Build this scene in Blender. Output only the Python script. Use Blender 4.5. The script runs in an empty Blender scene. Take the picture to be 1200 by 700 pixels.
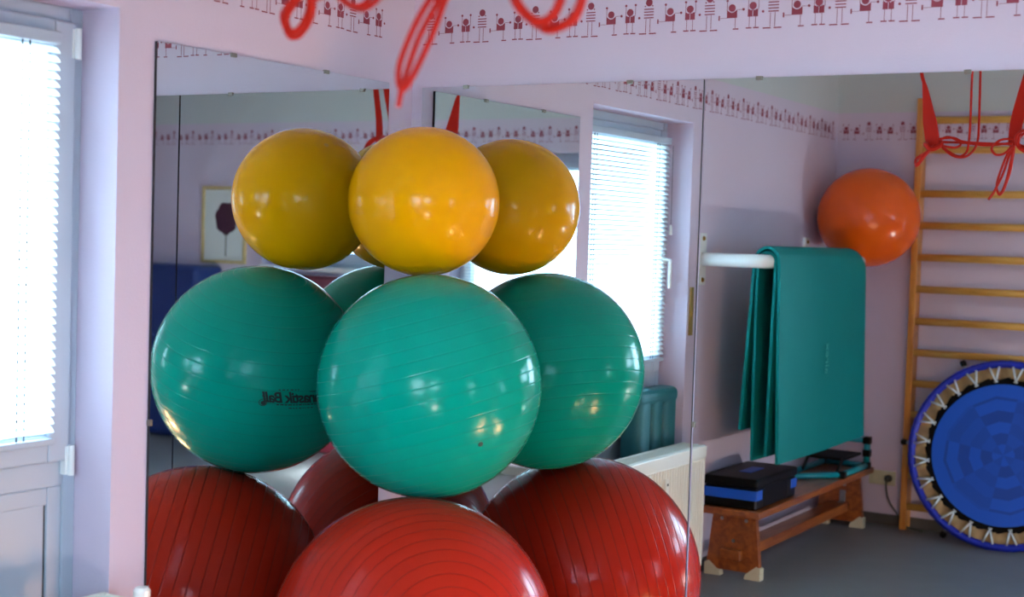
import bpy, bmesh, math, random
from mathutils import Vector, Matrix, Quaternion
random.seed(7)
PI = math.pi
SC = bpy.context.scene
COL = SC.collection

# ------------------------------------------------------------------ camera
cam_d = bpy.data.cameras.new('camera')
cam = bpy.data.objects.new('camera', cam_d); COL.objects.link(cam)
CR = Vector((0.85629787, 0.51551791, 0.03154735)); CU = Vector((-0.04991252, 0.02180228, 0.9985156)); CF = Vector((-0.51406487, 0.85660139, -0.04440004))
cam.matrix_world = Matrix(((CR.x, CU.x, -CF.x, 2.6743), (CR.y, CU.y, -CF.y, -3.8022), (CR.z, CU.z, -CF.z, 1.5603), (0, 0, 0, 1)))
cam_d.sensor_width = 36.0; cam_d.lens = 1693.49 / 1200 * 36; cam_d.clip_start = 0.05; cam_d.clip_end = 200
cam_d.dof.use_dof = True; cam_d.dof.focus_distance = 4.7; cam_d.dof.aperture_fstop = 2.8
SC.camera = cam

# ------------------------------------------------------------------ world: bright overcast sky
w = bpy.data.worlds.new('sky'); SC.world = w; w.use_nodes = True
nt = w.node_tree; bg = nt.nodes['Background']
bg.inputs['Color'].default_value = (0.55, 0.76, 1.0, 1); bg.inputs['Strength'].default_value = 50.0

def portal(name, loc, rot, sx, sy):
    d = bpy.data.lights.new(name, 'AREA'); d.shape = 'RECTANGLE'; d.size = sx; d.size_y = sy
    d.cycles.is_portal = True
    o = bpy.data.objects.new(name, d); COL.objects.link(o); o.location = loc; o.rotation_euler = rot
portal('portal_window_1', (-0.30, -1.727, 1.1), (0, -PI/2, 0), 2.0, 1.0)
portal('portal_window_2', (2.1, -4.47, 1.5), (PI/2, 0, 0), 1.1, 1.3)
portal('portal_added_window_rear', (3.65, -4.47, 1.68), (PI/2, 0, 0), 1.2, .85)
portal('portal_added_window_right', (6.27, -1.825, 1.5), (0, PI/2, 0), 1.25, .5)

vs = SC.view_settings
vs.view_transform = 'Standard'; vs.look = 'None'; vs.exposure = 0.05; vs.gamma = 1.0; vs.use_curve_mapping = False
SC.cycles.max_bounces = 14; SC.cycles.glossy_bounces = 8; SC.cycles.diffuse_bounces = 6; SC.cycles.transmission_bounces = 8; SC.cycles.transparent_max_bounces = 12
SC.cycles.sample_clamp_indirect = 12.0

# ------------------------------------------------------------------ materials
def _nodes(name):
    m = bpy.data.materials.new(name); m.use_nodes = True
    return m, m.node_tree, m.node_tree.nodes['Principled BSDF']
def lin(h):
    c = [int(h[i:i+2], 16) / 255 for i in (0, 2, 4)]
    return tuple(((x + .055) / 1.055) ** 2.4 if x > .04045 else x / 12.92 for x in c)
def mat(name, col, rough=.5, metal=0., spec=.5, var=.06, vscale=8., bump=0., bscale=200., coat=0., emit=None):
    """plain painted / moulded surface with a little procedural unevenness"""
    m, t, b = _nodes(name); N = t.nodes; Lk = t.links
    if isinstance(col, str): col = lin(col)
    tc = N.new('ShaderNodeTexCoord')
    nz = N.new('ShaderNodeTexNoise'); nz.inputs['Scale'].default_value = vscale; nz.inputs['Detail'].default_value = 3
    Lk.new(tc.outputs['Object'], nz.inputs['Vector'])
    mx = N.new('ShaderNodeMix'); mx.data_type = 'RGBA'
    mx.inputs['A'].default_value = tuple(c * (1 - var) for c in col) + (1,)
    mx.inputs['B'].default_value = tuple(min(1, c * (1 + var)) for c in col) + (1,)
    Lk.new(nz.outputs['Fac'], mx.inputs['Factor']); Lk.new(mx.outputs['Result'], b.inputs['Base Color'])
    b.inputs['Roughness'].default_value = rough; b.inputs['Metallic'].default_value = metal
    b.inputs['Specular IOR Level'].default_value = spec; b.inputs['Coat Weight'].default_value = coat
    if bump:
        n2 = N.new('ShaderNodeTexNoise'); n2.inputs['Scale'].default_value = bscale; n2.inputs['Detail'].default_value = 2
        bp = N.new('ShaderNodeBump'); bp.inputs['Strength'].default_value = bump; bp.inputs['Distance'].default_value = .002
        Lk.new(tc.outputs['Object'], n2.inputs['Vector']); Lk.new(n2.outputs['Fac'], bp.inputs['Height']); Lk.new(bp.outputs['Normal'], b.inputs['Normal'])
    if emit:
        b.inputs['Emission Color'].default_value = tuple(emit[:3]) + (1,); b.inputs['Emission Strength'].default_value = emit[3]
    return m
def wood(name, c1, c2, axis=(18, 18, 1.4), rough=.38):
    m, t, b = _nodes(name); N = t.nodes; Lk = t.links
    tc = N.new('ShaderNodeTexCoord'); mp = N.new('ShaderNodeMapping'); mp.inputs['Scale'].default_value = axis
    n1 = N.new('ShaderNodeTexNoise'); n1.inputs['Scale'].default_value = 2.5; n1.inputs['Detail'].default_value = 5; n1.inputs['Distortion'].default_value = .6
    rp = N.new('ShaderNodeValToRGB')
    rp.color_ramp.elements[0].position = .3; rp.color_ramp.elements[0].color = lin(c1) + (1,)
    rp.color_ramp.elements[1].position = .7; rp.color_ramp.elements[1].color = lin(c2) + (1,)
    Lk.new(tc.outputs['Object'], mp.inputs['Vector']); Lk.new(mp.outputs['Vector'], n1.inputs['Vector'])
    Lk.new(n1.outputs['Fac'], rp.inputs['Fac']); Lk.new(rp.outputs['Color'], b.inputs['Base Color'])
    b.inputs['Roughness'].default_value = rough; b.inputs['Coat Weight'].default_value = .25; b.inputs['Coat Roughness'].default_value = .25
    return m
def wall_paint():
    """lavender wood-chip paint up to the border's top edge (z = 2.304), pale mint paint above it"""
    m, t, b = _nodes('wall_paint'); N = t.nodes; Lk = t.links
    tc = N.new('ShaderNodeTexCoord'); sp = N.new('ShaderNodeSeparateXYZ'); Lk.new(tc.outputs['Object'], sp.inputs['Vector'])
    gt = N.new('ShaderNodeMath'); gt.operation = 'GREATER_THAN'; gt.inputs[1].default_value = 2.304; Lk.new(sp.outputs['Z'], gt.inputs[0])
    mx = N.new('ShaderNodeMix'); mx.data_type = 'RGBA'
    mx.inputs['A'].default_value = lin(WALL) + (1,); mx.inputs['B'].default_value = lin(WALL_TOP) + (1,)
    Lk.new(gt.outputs[0], mx.inputs['Factor'])
    n1 = N.new('ShaderNodeTexNoise'); n1.inputs['Scale'].default_value = 1.7; n1.inputs['Detail'].default_value = 4; Lk.new(tc.outputs['Object'], n1.inputs['Vector'])
    hv = N.new('ShaderNodeHueSaturation'); mr = N.new('ShaderNodeMapRange'); mr.inputs['To Min'].default_value = .95; mr.inputs['To Max'].default_value = 1.05
    Lk.new(n1.outputs['Fac'], mr.inputs['Value']); Lk.new(mr.outputs['Result'], hv.inputs['Value']); Lk.new(mx.outputs['Result'], hv.inputs['Color'])
    Lk.new(hv.outputs['Color'], b.inputs['Base Color']); b.inputs['Roughness'].default_value = .75; b.inputs['Specular IOR Level'].default_value = .25
    n2 = N.new('ShaderNodeTexNoise'); n2.inputs['Scale'].default_value = 130; n2.inputs['Detail'].default_value = 3; Lk.new(tc.outputs['Object'], n2.inputs['Vector'])
    bp = N.new('ShaderNodeBump'); bp.inputs['Strength'].default_value = .25; bp.inputs['Distance'].default_value = .002
    Lk.new(n2.outputs['Fac'], bp.inputs['Height']); Lk.new(bp.outputs['Normal'], b.inputs['Normal'])
    return m
def glass():
    m = bpy.data.materials.new('window_glass'); m.use_nodes = True; t = m.node_tree; t.nodes.clear(); N = t.nodes
    o = N.new('ShaderNodeOutputMaterial'); mx = N.new('ShaderNodeMixShader'); tr = N.new('ShaderNodeBsdfTransparent'); gl = N.new('ShaderNodeBsdfGlossy')
    tr.inputs['Color'].default_value = (.93, .97, .96, 1); gl.inputs['Roughness'].default_value = .01
    fr = N.new('ShaderNodeFresnel'); fr.inputs['IOR'].default_value = 1.45
    t.links.new(fr.outputs[0], mx.inputs[0]); t.links.new(tr.outputs[0], mx.inputs[1]); t.links.new(gl.outputs[0], mx.inputs[2]); t.links.new(mx.outputs[0], o.inputs[0])
    return m
def translucent(name, col, fac):
    m = bpy.data.materials.new(name); m.use_nodes = True; t = m.node_tree; N = t.nodes; b = N['Principled BSDF']
    b.inputs['Base Color'].default_value = col + (1,); b.inputs['Roughness'].default_value = .4
    tl = N.new('ShaderNodeBsdfTranslucent'); tl.inputs['Color'].default_value = col + (1,)
    mx = N.new('ShaderNodeMixShader'); mx.inputs[0].default_value = fac
    t.links.new(b.outputs[0], mx.inputs[1]); t.links.new(tl.outputs[0], mx.inputs[2]); t.links.new(mx.outputs[0], N['Material Output'].inputs[0])
    return m
def mirror_mat():
    m, t, b = _nodes('mirror_silver')
    b.inputs['Base Color'].default_value = (.73, .82, .83, 1); b.inputs['Metallic'].default_value = 1; b.inputs['Roughness'].default_value = 0.0
    return m
WALL = 'D3C4D6'; WALL_TOP = 'C8CCCC'
M = dict(
    wall=wall_paint(), mirror=mirror_mat(), glass=glass(), slat=translucent('blind_slat', (.93, .95, .96), .7),
    ceiling=mat('ceiling_white', 'DDE2DE', .85, var=.02), lawn=mat('pale_paving', 'B9B8AE', .9, var=.12, vscale=.6),
    floor=mat('linoleum', '75797C', .45, var=.12, vscale=5., bump=.08, bscale=90), edge=mat('mirror_edge', '14181B', .35),
    chrome=mat('chrome', 'C9C9C6', .25, 1., var=.02), steel=mat('steel', 'B5B8BA', .3, 1., var=.04),
    print=mat('border_print', '8E3548', .7, var=.05, vscale=40),
    pvc=mat('white_pvc', 'AEB9C6', .32, var=.02), gasket=mat('black_gasket', '0C0D0E', .6), hinge=mat('hinge_cover', 'E6EAEA', .3, var=.02),
    cord=mat('blind_cord', '20262C', .8), radiator=mat('radiator_enamel', 'E4E2D8', .35, var=.02),
    yellow=mat('yellow_vinyl', 'E39A00', .17, spec=.15, var=.03, vscale=3),
    teal=mat('teal_vinyl', '008E78', .17, spec=.15, var=.03, vscale=3),
    red=mat('red_vinyl', 'A8200F', .2, spec=.15, var=.04, vscale=3),
    orange=mat('orange_vinyl', 'E85A08', .17, spec=.4, var=.03, vscale=3),
    plug=mat('ball_plug', '053C34', .5), ink=mat('black_ink', '04231E', .6, var=.1), plug_y=mat('ball_plug_pale', 'C98A12', .5),
    cordred=mat('red_cord', 'BC1A08', .5, spec=.2, var=.08, vscale=60, bump=.2, bscale=400), band=mat('red_band', 'BC1A08', .45, spec=.2, var=.05),
    mat_teal=mat('mat_foam', '00726E', .7, spec=.12, var=.04, bump=.15, bscale=500), mat_logo=mat('mat_emboss', '1C938B', .6),
    white=mat('white_lacquer', 'EFEFEC', .25, var=.01), brass=mat('brass', 'B08A45', .4, 1., var=.05),
    pine=wood('pine', 'B56A22', 'DB9540', (18, 18, 1.6)), rung=wood('ash_rung', 'C0862F', 'E0AC55', (1.6, 18, 18)),
    bench=wood('bench_wood', '7A3511', 'A85C22', (14, 1.6, 14)), rubber=mat('pale_rubber', 'C9C2A8', .7, var=.08),
    black=mat('black_plastic', '060607', .45, spec=.2, var=.1), blueplastic=mat('blue_plastic', '0E56C4', .4, var=.05),
    tealpaint=mat('teal_paint', '008C9A', .35, var=.05), padblue=mat('trampoline_pad', '0A22A8', .42, var=.12, vscale=20, bump=.5, bscale=60),
    cream=mat('cream_cloth', 'B99A6C', .8, var=.15, vscale=25), webbing=mat('black_webbing', '08080A', .8, spec=.2, var=.15),
    crash=mat('navy_vinyl', '0A2A6E', .45, var=.08), frame=wood('picture_frame', 'BFA872', 'D8C58F', (12, 12, 12)),
    paper=mat('picture_paper', 'DDE3E0', .8, var=.02), bloom=mat('picture_bloom', '4A2238', .8, var=.35, vscale=60), stemink=mat('picture_stem', '3B4A33', .8),
    cushion=mat('teal_cover', '0B5F66', .55, var=.15, vscale=4, bump=.2, bscale=30), outlet=mat('socket_plastic', 'C4BE9C', .4), cable=mat('grey_cable', '3A4440', .5),
    fill_glow=mat('warm_fill_glow', (1, .75, .45), .4, emit=(1., .49, .21, 145.)), switch=mat('switch_brass', 'A98F4E', .4, .3))
def mat_trampoline():
    """printed bed: concentric bands broken into twelve sectors, alternating two blues (flat print)"""
    m, t, b = _nodes('trampoline_bed'); N = t.nodes; Lk = t.links
    tc = N.new('ShaderNodeTexCoord'); sp = N.new('ShaderNodeSeparateXYZ'); Lk.new(tc.outputs['Object'], sp.inputs['Vector'])
    def mth(op, a, c=None):
        n = N.new('ShaderNodeMath'); n.operation = op
        for i, v in enumerate((a, c)):
            if v is None: continue
            if isinstance(v, (int, float)): n.inputs[i].default_value = v
            else: Lk.new(v, n.inputs[i])
        return n.outputs[0]
    ang = mth('ARCTAN2', sp.outputs['Y'], sp.outputs['X'])
    r = mth('SQRT', mth('ADD', mth('MULTIPLY', sp.outputs['X'], sp.outputs['X']), mth('MULTIPLY', sp.outputs['Y'], sp.outputs['Y'])))
    a6 = mth('SUBTRACT', mth('PINGPONG', mth('ADD', ang, 7.0), PI / 6), PI / 12)
    rh = mth('MULTIPLY', r, mth('COSINE', a6))
    band = mth('FLOOR', mth('MULTIPLY', rh, 17.5))
    sec = mth('FLOOR', mth('MULTIPLY', mth('ADD', ang, 6.9), 4 / PI))
    par = mth('MODULO', mth('ADD', band, sec), 2.0)
    bp2 = mth('MODULO', band, 2.0)
    f = mth('MULTIPLY', mth('ADD', mth('MULTIPLY', par, .55), mth('MULTIPLY', bp2, .3)), mth('LESS_THAN', rh, .30))
    mx = N.new('ShaderNodeMix'); mx.data_type = 'RGBA'
    mx.inputs['A'].default_value = lin('0858D0') + (1,); mx.inputs['B'].default_value = lin('0A3FA0') + (1,)
    Lk.new(f, mx.inputs['Factor']); Lk.new(mx.outputs['Result'], b.inputs['Base Color']); b.inputs['Roughness'].default_value = .55
    return m
M['fill_glow_neutral'] = mat('neutral_fill_glow', (1, .9, .8), .4, emit=(1., .92, .9, 520.))
M['clip'] = mat('clip_metal', '8F8A80', .4, .8)
M['maroon'] = mat('maroon_vinyl', '5A1426', .5, var=.1)
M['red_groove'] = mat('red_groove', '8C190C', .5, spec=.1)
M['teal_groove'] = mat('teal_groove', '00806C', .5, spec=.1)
M['bed'] = mat_trampoline()
M['hookmetal'] = mat('hook_metal', 'DDE4E6', .35, .35, var=.02)

# ------------------------------------------------------------------ mesh helpers
def link(name, me, m, parent=None):
    o = bpy.data.objects.new(name, me); COL.objects.link(o)
    if m is not None and not me.materials: me.materials.append(M[m] if isinstance(m, str) else m)
    if parent: o.parent = parent
    return o
def bm_obj(name, bm, m, parent=None, smooth=False):
    bmesh.ops.recalc_face_normals(bm, faces=bm.faces)
    me = bpy.data.meshes.new(name); bm.to_mesh(me); bm.free()
    if smooth:
        for p in me.polygons: p.use_smooth = True
    return link(name, me, m, parent)
def add_box(bm, x0, x1, y0, y1, z0, z1, bev=0., seg=2):
    t = bmesh.new()
    bmesh.ops.create_cube(t, size=1.0)
    for v in t.verts: v.co = Vector(((x0 + x1) / 2 + v.co.x * (x1 - x0), (y0 + y1) / 2 + v.co.y * (y1 - y0), (z0 + z1) / 2 + v.co.z * (z1 - z0)))
    if bev: bmesh.ops.bevel(t, geom=list(t.edges), offset=bev, segments=seg, affect='EDGES', profile=.5)
    me = bpy.data.meshes.new('tmp'); t.to_mesh(me); t.free(); bm.from_mesh(me); bpy.data.meshes.remove(me)
def box(name, x0, x1, y0, y1, z0, z1, m, parent=None, bev=0., seg=2):
    bm = bmesh.new(); add_box(bm, x0, x1, y0, y1, z0, z1, bev, seg)
    return bm_obj(name, bm, m, parent)
def catmull(pts, sub=8, closed=False):
    P = [Vector(p) for p in pts]; n = len(P); out = []
    for i in range(n if closed else n - 1):
        a, b, c, d = (P[(i - 1) % n], P[i], P[(i + 1) % n], P[(i + 2) % n]) if closed else (P[max(i - 1, 0)], P[i], P[i + 1], P[min(i + 2, n - 1)])
        for k in range(sub):
            t = k / sub
            out.append(.5 * ((2 * b) + (c - a) * t + (2 * a - 5 * b + 4 * c - d) * t * t + (3 * b - a - 3 * c + d) * t ** 3))
    if not closed: out.append(P[-1])
    return out
def add_tube(bm, pts, r, n=8, closed=False, caps=True):
    P = [Vector(p) for p in pts]; rings = []; N = len(P)
    t0 = (P[1] - P[0]).normalized(); up = Vector((0, 0, 1)) if abs(t0.z) < .9 else Vector((1, 0, 0))
    nrm = (up - t0 * up.dot(t0)).normalized()
    for i in range(N):
        if closed: t = (P[(i + 1) % N] - P[(i - 1) % N])
        else: t = P[min(i + 1, N - 1)] - P[max(i - 1, 0)]
        t = t.normalized() if t.length > 1e-9 else t0
        nrm = nrm - t * nrm.dot(t); nrm = nrm.normalized() if nrm.length > 1e-6 else t.orthogonal().normalized()
        bt = t.cross(nrm); rr = r[i] if isinstance(r, (list, tuple)) else r
        rings.append([bm.verts.new(P[i] + rr * (math.cos(2 * PI * k / n) * nrm + math.sin(2 * PI * k / n) * bt)) for k in range(n)])
    for i in range(N if closed else N - 1):
        A, B = rings[i], rings[(i + 1) % N]
        for k in range(n): bm.faces.new((A[k], A[(k + 1) % n], B[(k + 1) % n], B[k]))
    if caps and not closed:
        bm.faces.new(rings[0][::-1]); bm.faces.new(rings[-1])
def tube(name, pts, r, m, parent=None, n=8, sub=0, closed=False):
    bm = bmesh.new(); add_tube(bm, catmull(pts, sub, closed) if sub else pts, r, n, closed)
    return bm_obj(name, bm, m, parent, smooth=True)
def add_ribbon(bm, pts, widths, wdir, th):
    P = [Vector(p) for p in pts]; wd = Vector(wdir); rows = []
    for i, p in enumerate(P):
        t = (P[min(i + 1, len(P) - 1)] - P[max(i - 1, 0)]).normalized(); nn = t.cross(wd).normalized()
        ww = wd * widths[i] / 2; d = nn * th / 2
        rows.append([bm.verts.new(p + s * ww + q * d) for s, q in ((-1, -1), (1, -1), (1, 1), (-1, 1))])
    for a, b in zip(rows, rows[1:]):
        for k in range(4): bm.faces.new((a[k], a[(k + 1) % 4], b[(k + 1) % 4], b[k]))
    bm.faces.new(rows[0][::-1]); bm.faces.new(rows[-1])
def add_poly(bm, pts, depth):
    """prism from a 2D outline given as 3D points, extruded along vector depth"""
    a = [bm.verts.new(p) for p in pts]; b = [bm.verts.new(Vector(p) + Vector(depth)) for p in pts]; n = len(pts)
    bm.faces.new(a); bm.faces.new(b[::-1])
    for i in range(n): bm.faces.new((a[i], b[i], b[(i + 1) % n], a[(i + 1) % n]))
def add_lathe(bm, prof, n=32):
    """profile [(r, z)] turned about local z"""
    rings = []
    for r, z in prof:
        rings.append([bm.verts.new((0, 0, z))] if r < 1e-6 else [bm.verts.new((r * math.cos(2 * PI * k / n), r * math.sin(2 * PI * k / n), z)) for k in range(n)])
    for A, B in zip(rings, rings[1:]):
        for k in range(n):
            k2 = (k + 1) % n
            if len(A) == 1 and len(B) > 1: bm.faces.new((A[0], B[k], B[k2]))
            elif len(B) == 1 and len(A) > 1: bm.faces.new((A[k], A[k2], B[0]))
            elif len(A) > 1: bm.faces.new((A[k], A[k2], B[k2], B[k]))
def tag(o, label, cat, group=None):
    o['label'] = label; o['category'] = cat
    if group: o['group'] = group
    return o
def thing(name, label, cat, loc=(0, 0, 0), rotz=0., group=None):
    o = bpy.data.objects.new(name, None); COL.objects.link(o); o.empty_display_size = .1
    o.location = loc; o.rotation_euler = (0, 0, rotz)
    return tag(o, label, cat, group)
def structure(o): o['kind'] = 'structure'; return o

# ------------------------------------------------------------------ room shell
# local frame of a wall: x to the right as seen from inside, y outward, z up
H = 2.62
def wall(name, loc, rotz, u0, u1, openings=()):
    bm = bmesh.new(); th = .25; cur = u0
    for (a, b, z0, z1) in sorted(openings):
        add_box(bm, cur, a, 0, th, 0, H); add_box(bm, a, b, 0, th, z1, H)
        if z0 > .01: add_box(bm, a, b, 0, th, 0, z0)
        cur = b
    add_box(bm, cur, u1, 0, th, 0, H)
    o = bm_obj(name, bm, 'wall'); o.location = loc; o.rotation_euler = (0, 0, rotz)
    return structure(o)
LW = dict(loc=(-.009, 0, 0), rotz=PI / 2); RWL = dict(loc=(0, -4.2, 0), rotz=PI); RT = dict(loc=(6.0, 0, 0), rotz=-PI / 2); BK = dict(loc=(0, .009, 0), rotz=0)
wall_left = wall('wall_left', u0=-4.45, u1=.259, openings=[(-2.21, -1.244, 0., 2.086)], **LW)
wall_back = wall('wall_back', u0=-.259, u1=6.25, **BK)
wall_rear = wall('wall_rear', u0=-6.25, u1=.259, openings=[(-2.62, -1.50, .90, 2.09), (-4.25, -3.05, 1.28, 2.09)], **RWL)
wall_right = wall('wall_right', u0=-.259, u1=4.45, openings=[(1.6, 2.05, .90, 2.09)], **RT)
floor = structure(box('floor', -.26, 6.25, -4.45, .26, -.12, 0, 'floor'))
ceiling = structure(box('ceiling', -.26, 6.25, -4.45, .26, H, H + .12, 'ceiling'))
g = structure(box('ground', -40, 46, -44, 40, -.5, -.13, 'lawn'))
def baseboard(name, loc, rotz, spans):
    bm = bmesh.new()
    for a, b in spans: add_box(bm, a, b, -.012, 0, 0, .06, .003)
    o = bm_obj(name, bm, 'baseb'); o.location = loc; o.rotation_euler = (0, 0, rotz); structure(o)
M['baseb'] = mat('baseboard_grey', '4E4A48', .5)
baseboard('baseboard_left', spans=[(-4.2, -2.22), (-1.23, 0)], **LW)
baseboard('baseboard_back', spans=[(0, 6.)], **BK)
baseboard('baseboard_rear', spans=[(-6., 0)], **RWL)
baseboard('baseboard_right', spans=[(0, 4.2)], **RT)

# printed border: three small gymnasts repeated every 19 cm
HU, VU, PITCH = .0004, .00035, .1905
def frieze(parent, u0, u1, phase):
    bm = bmesh.new(); D = (0, .0016, 0)
    def P(u, v): return Vector((u, -.0008, 2.154 + v))
    def rect(c, a, b, v0, v1): add_poly(bm, [P(c + a * HU, v0 * VU), P(c + b * HU, v0 * VU), P(c + b * HU, v1 * VU), P(c + a * HU, v1 * VU)], D)
    def dot(c, a, v, r): add_poly(bm, [P(c + a * HU + r * math.cos(k * PI / 8), v * VU + r * math.sin(k * PI / 8)) for k in range(16)], D)
    def torso(c, a, b, v0, v1, hx, hv, rc):
        # block with a round neckline that leaves a pale gap around the head
        cx, cv = hx * HU, hv * VU; pts = [P(c + a * HU, v0 * VU), P(c + b * HU, v0 * VU), P(c + b * HU, v1 * VU)]
        for k in range(9):
            th = PI * k / 8; uu = cx + rc * math.cos(th); vv = cv - rc * math.sin(th)
            if vv < v1 * VU and a * HU < uu < b * HU: pts.append(P(c + uu, vv))
        pts.append(P(c + a * HU, v1 * VU)); add_poly(bm, pts, D)
    k0 = math.ceil((u0 - phase) / PITCH)
    c = phase + k0 * PITCH
    while c + .165 < u1:
        dot(c, 0, 255, .0107); dot(c, -30, 226, .0022); dot(c, 28, 229, .0022)
        for v in (202, 179, 155, 131): rect(c, -38, 38, v - 5, v + 4)
        for a in (-22, 12): rect(c, a - 1.8, a + 1.8, 10, 122)
        rect(c, -75, -17, -5, 5); rect(c, 6, 62, -5, 5)
        dot(c, 170, 172, .0104); torso(c, 132, 208, 92, 156, 170, 172, .0135); rect(c, 131, 134, 150, 226); dot(c, 133, 230, .0035)
        rect(c, 208, 252, 155, 158); dot(c, 255, 157, .0037); rect(c, 194, 197.5, 10, 92); rect(c, 180, 222, -2, 8); rect(c, 78, 132, 91, 94); rect(c, 69, 79, 76, 114)
        dot(c, 325, 182, .0106); torso(c, 288, 322.5, 96, 156, 325, 182, .0137); torso(c, 327.5, 363, 96, 156, 325, 182, .0137)
        rect(c, 290, 293, 150, 236); dot(c, 291, 240, .0035); rect(c, 366, 369, 150, 238); dot(c, 368, 242, .0035)
        for a in (301, 347): rect(c, a - 1.5, a + 1.5, 12, 96)
        rect(c, 276, 318, 2, 12); rect(c, 331, 372, 2, 12); dot(c, 400, 132, .0036)
        c += PITCH
    bm_obj('printed_border', bm, 'print', parent)
frieze(wall_left, -4.18, -.005, -.121)
frieze(wall_back, .005, 5.98, .248)
frieze(wall_rear, -5.98, -.005, -.172)
frieze(wall_right, .02, 4.18, .1)

# ------------------------------------------------------------------ windows and blinds
def frame_bm(a, b, z0, z1, wd, y0, y1, bev=.004):
    bm = bmesh.new()
    add_box(bm, a, a + wd, y0, y1, z0, z1, bev); add_box(bm, b - wd, b, y0, y1, z0, z1, bev)
    add_box(bm, a + wd, b - wd, y0, y1, z1 - wd, z1, bev); add_box(bm, a + wd, b - wd, y0, y1, z0, z0 + wd, bev)
    return bm
def blind(label, loc, rotz, a, b, ztop, zbot, y, tilt, slot):
    t = thing('venetian_blind', label, 'blind', loc, rotz, 'venetian blinds on the windows')
    box('head_rail', a, b, y - .014, y + .014, ztop, ztop + .03, 'pvc', t, .003)
    box('bottom_rail', a, b, y - .011, y + .011, zbot - .016, zbot, 'pvc', t, .003)
    # a curved slat, mesh shared by all
    bm = bmesh.new(); ww = .0255; prev = None; rows = []
    for k in range(5):
        s = (k / 4 - .5) * ww; zz = .0025 * (1 - (2 * s / ww) ** 2)
        yy = s * math.cos(tilt) - zz * math.sin(tilt); z2 = s * math.sin(tilt) + zz * math.cos(tilt)
        rows.append((bm.verts.new((a, yy, z2)), bm.verts.new((b, yy, z2))))
    for p, q in zip(rows, rows[1:]): bm.faces.new((p[0], p[1], q[1], q[0]))
    bmesh.ops.solidify(bm, geom=list(bm.faces), thickness=.0004)
    bm.normal_update(); me = bpy.data.meshes.new('slat'); bm.to_mesh(me); bm.free(); me.materials.append(M['slat'])
    z = ztop - .014
    while z > zbot + .012:
        o = bpy.data.objects.new('slat', me); COL.objects.link(o); o.parent = t; o.location = (0, y, z); z -= .0205
    for u in slot:
        for d in (0, .022):
            tube('ladder_cord', [(u + d, y, ztop), (u + d, y, zbot)], .0022, 'cord', t, 5)
    return t
def window(name, loc, rotz, a, b, z0, z1, sill, depth, lower):
    """depth: outward distance of the frame face; lower: height of a solid panel under the sash (0 = none)"""
    o = structure(bm_obj(name, frame_bm(a, b, z0, z1, .04, depth, depth + .07), 'pvc')); o.location = loc; o.rotation_euler = (0, 0, rotz)
    s0 = z0 + .035 if not lower else lower + .035
    if lower:
        box('transom', a + .04, b - .04, depth, depth + .07, lower - .03, lower + .035, 'pvc', o, .004)
        box('lower_gasket', a + .085, b - .085, depth + .012, depth + .03, z0 + .04, lower - .03, 'gasket', o)
        pn = box('lower_panel', a + .093, b - .093, depth + .006, depth + .03, z0 + .05, lower - .038, 'pvc', o, .003)
        bm = frame_bm(a + .04, b - .04, z0 + .04, lower - .03, .045, depth + .004, depth + .06); bm_obj('lower_frame', bm, 'pvc', o)
    sash = bm_obj('sash', frame_bm(a + .035, b - .035, s0, z1 - .038, .068, depth - .018, depth + .05, .006), 'pvc', o)
    box('pane', a + .1, b - .1, depth + .012, depth + .018, s0 + .06, z1 - .1, 'glass', sash)
    bm_obj('glazing_bead', frame_bm(a + .100, b - .100, s0 + .065, z1 - .103, .012, depth - .0, depth + .014, .002), 'pvc', sash)
    for zz in (z1 - .09, s0 + .0):
        bm = bmesh.new(); add_tube(bm, [(b - .036, depth - .024, zz - .038), (b - .036, depth - .024, zz + .038)], .0085, 12)
        add_box(bm, b - .05, b - .022, depth - .02, depth, zz - .036, zz + .036, .002); bm_obj('hinge', bm, 'hinge', o)
    hd = bm_obj('handle', (lambda q: (add_box(q, a + .056, a + .086, depth - .03, depth - .018, 1.40, 1.49, .004), add_tube(q, catmull([(a + .071, depth - .03, 1.465), (a + .071, depth - .06, 1.465), (a + .071, depth - .068, 1.45), (a + .071, depth - .068, 1.34)], 5), .0085, 10), q)[-1])(bmesh.new()), 'white', sash)
    if sill: box('sill', a, b, -.03, depth, z0 - .03, z0 + .004, 'white', o, .006)
    return o
window_1 = window('window_1', a=-2.21, b=-1.244, z0=0., z1=2.086, sill=False, depth=.127, lower=.925, **LW)
window_2 = window('window_2', a=-2.62, b=-1.50, z0=.90, z1=2.09, sill=True, depth=.13, lower=0, **RWL)
added_window_rear = window('added_window_rear', a=-4.25, b=-3.05, z0=1.28, z1=2.09, sill=True, depth=.13, lower=0, **RWL)  # unseen window, added to bring more light onto the back wall
added_window_right = window('added_window_right', a=1.6, b=2.05, z0=.90, z1=2.09, sill=True, depth=.13, lower=0, **RT)  # unseen window, added for light from the right
blind('white venetian blind over the tall window left of the mirrors', a=-2.155, b=-1.353, ztop=1.985, zbot=1.025, y=.092, tilt=math.radians(42), slot=(-1.46, -2.06), **LW)
blind('white venetian blind over the window in the rear wall', a=-2.56, b=-1.56, ztop=1.99, zbot=.99, y=.092, tilt=math.radians(12), slot=(-1.66, -2.46), **RWL)
cord = tag(tube('blind_cord', [(-.085, -2.165, 1.98), (-.083, -2.166, 1.62)], .0012, 'cord'), 'thin pull cord with white tassel at the tall window', 'cord')
tl = bm_obj('tassel', (lambda q: (add_tube(q, [(-.083, -2.166, 1.625), (-.083, -2.166, 1.615), (-.083, -2.166, 1.58)], [.003, .007, .009], 10), q)[-1])(bmesh.new()), 'white', cord, True)

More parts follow.
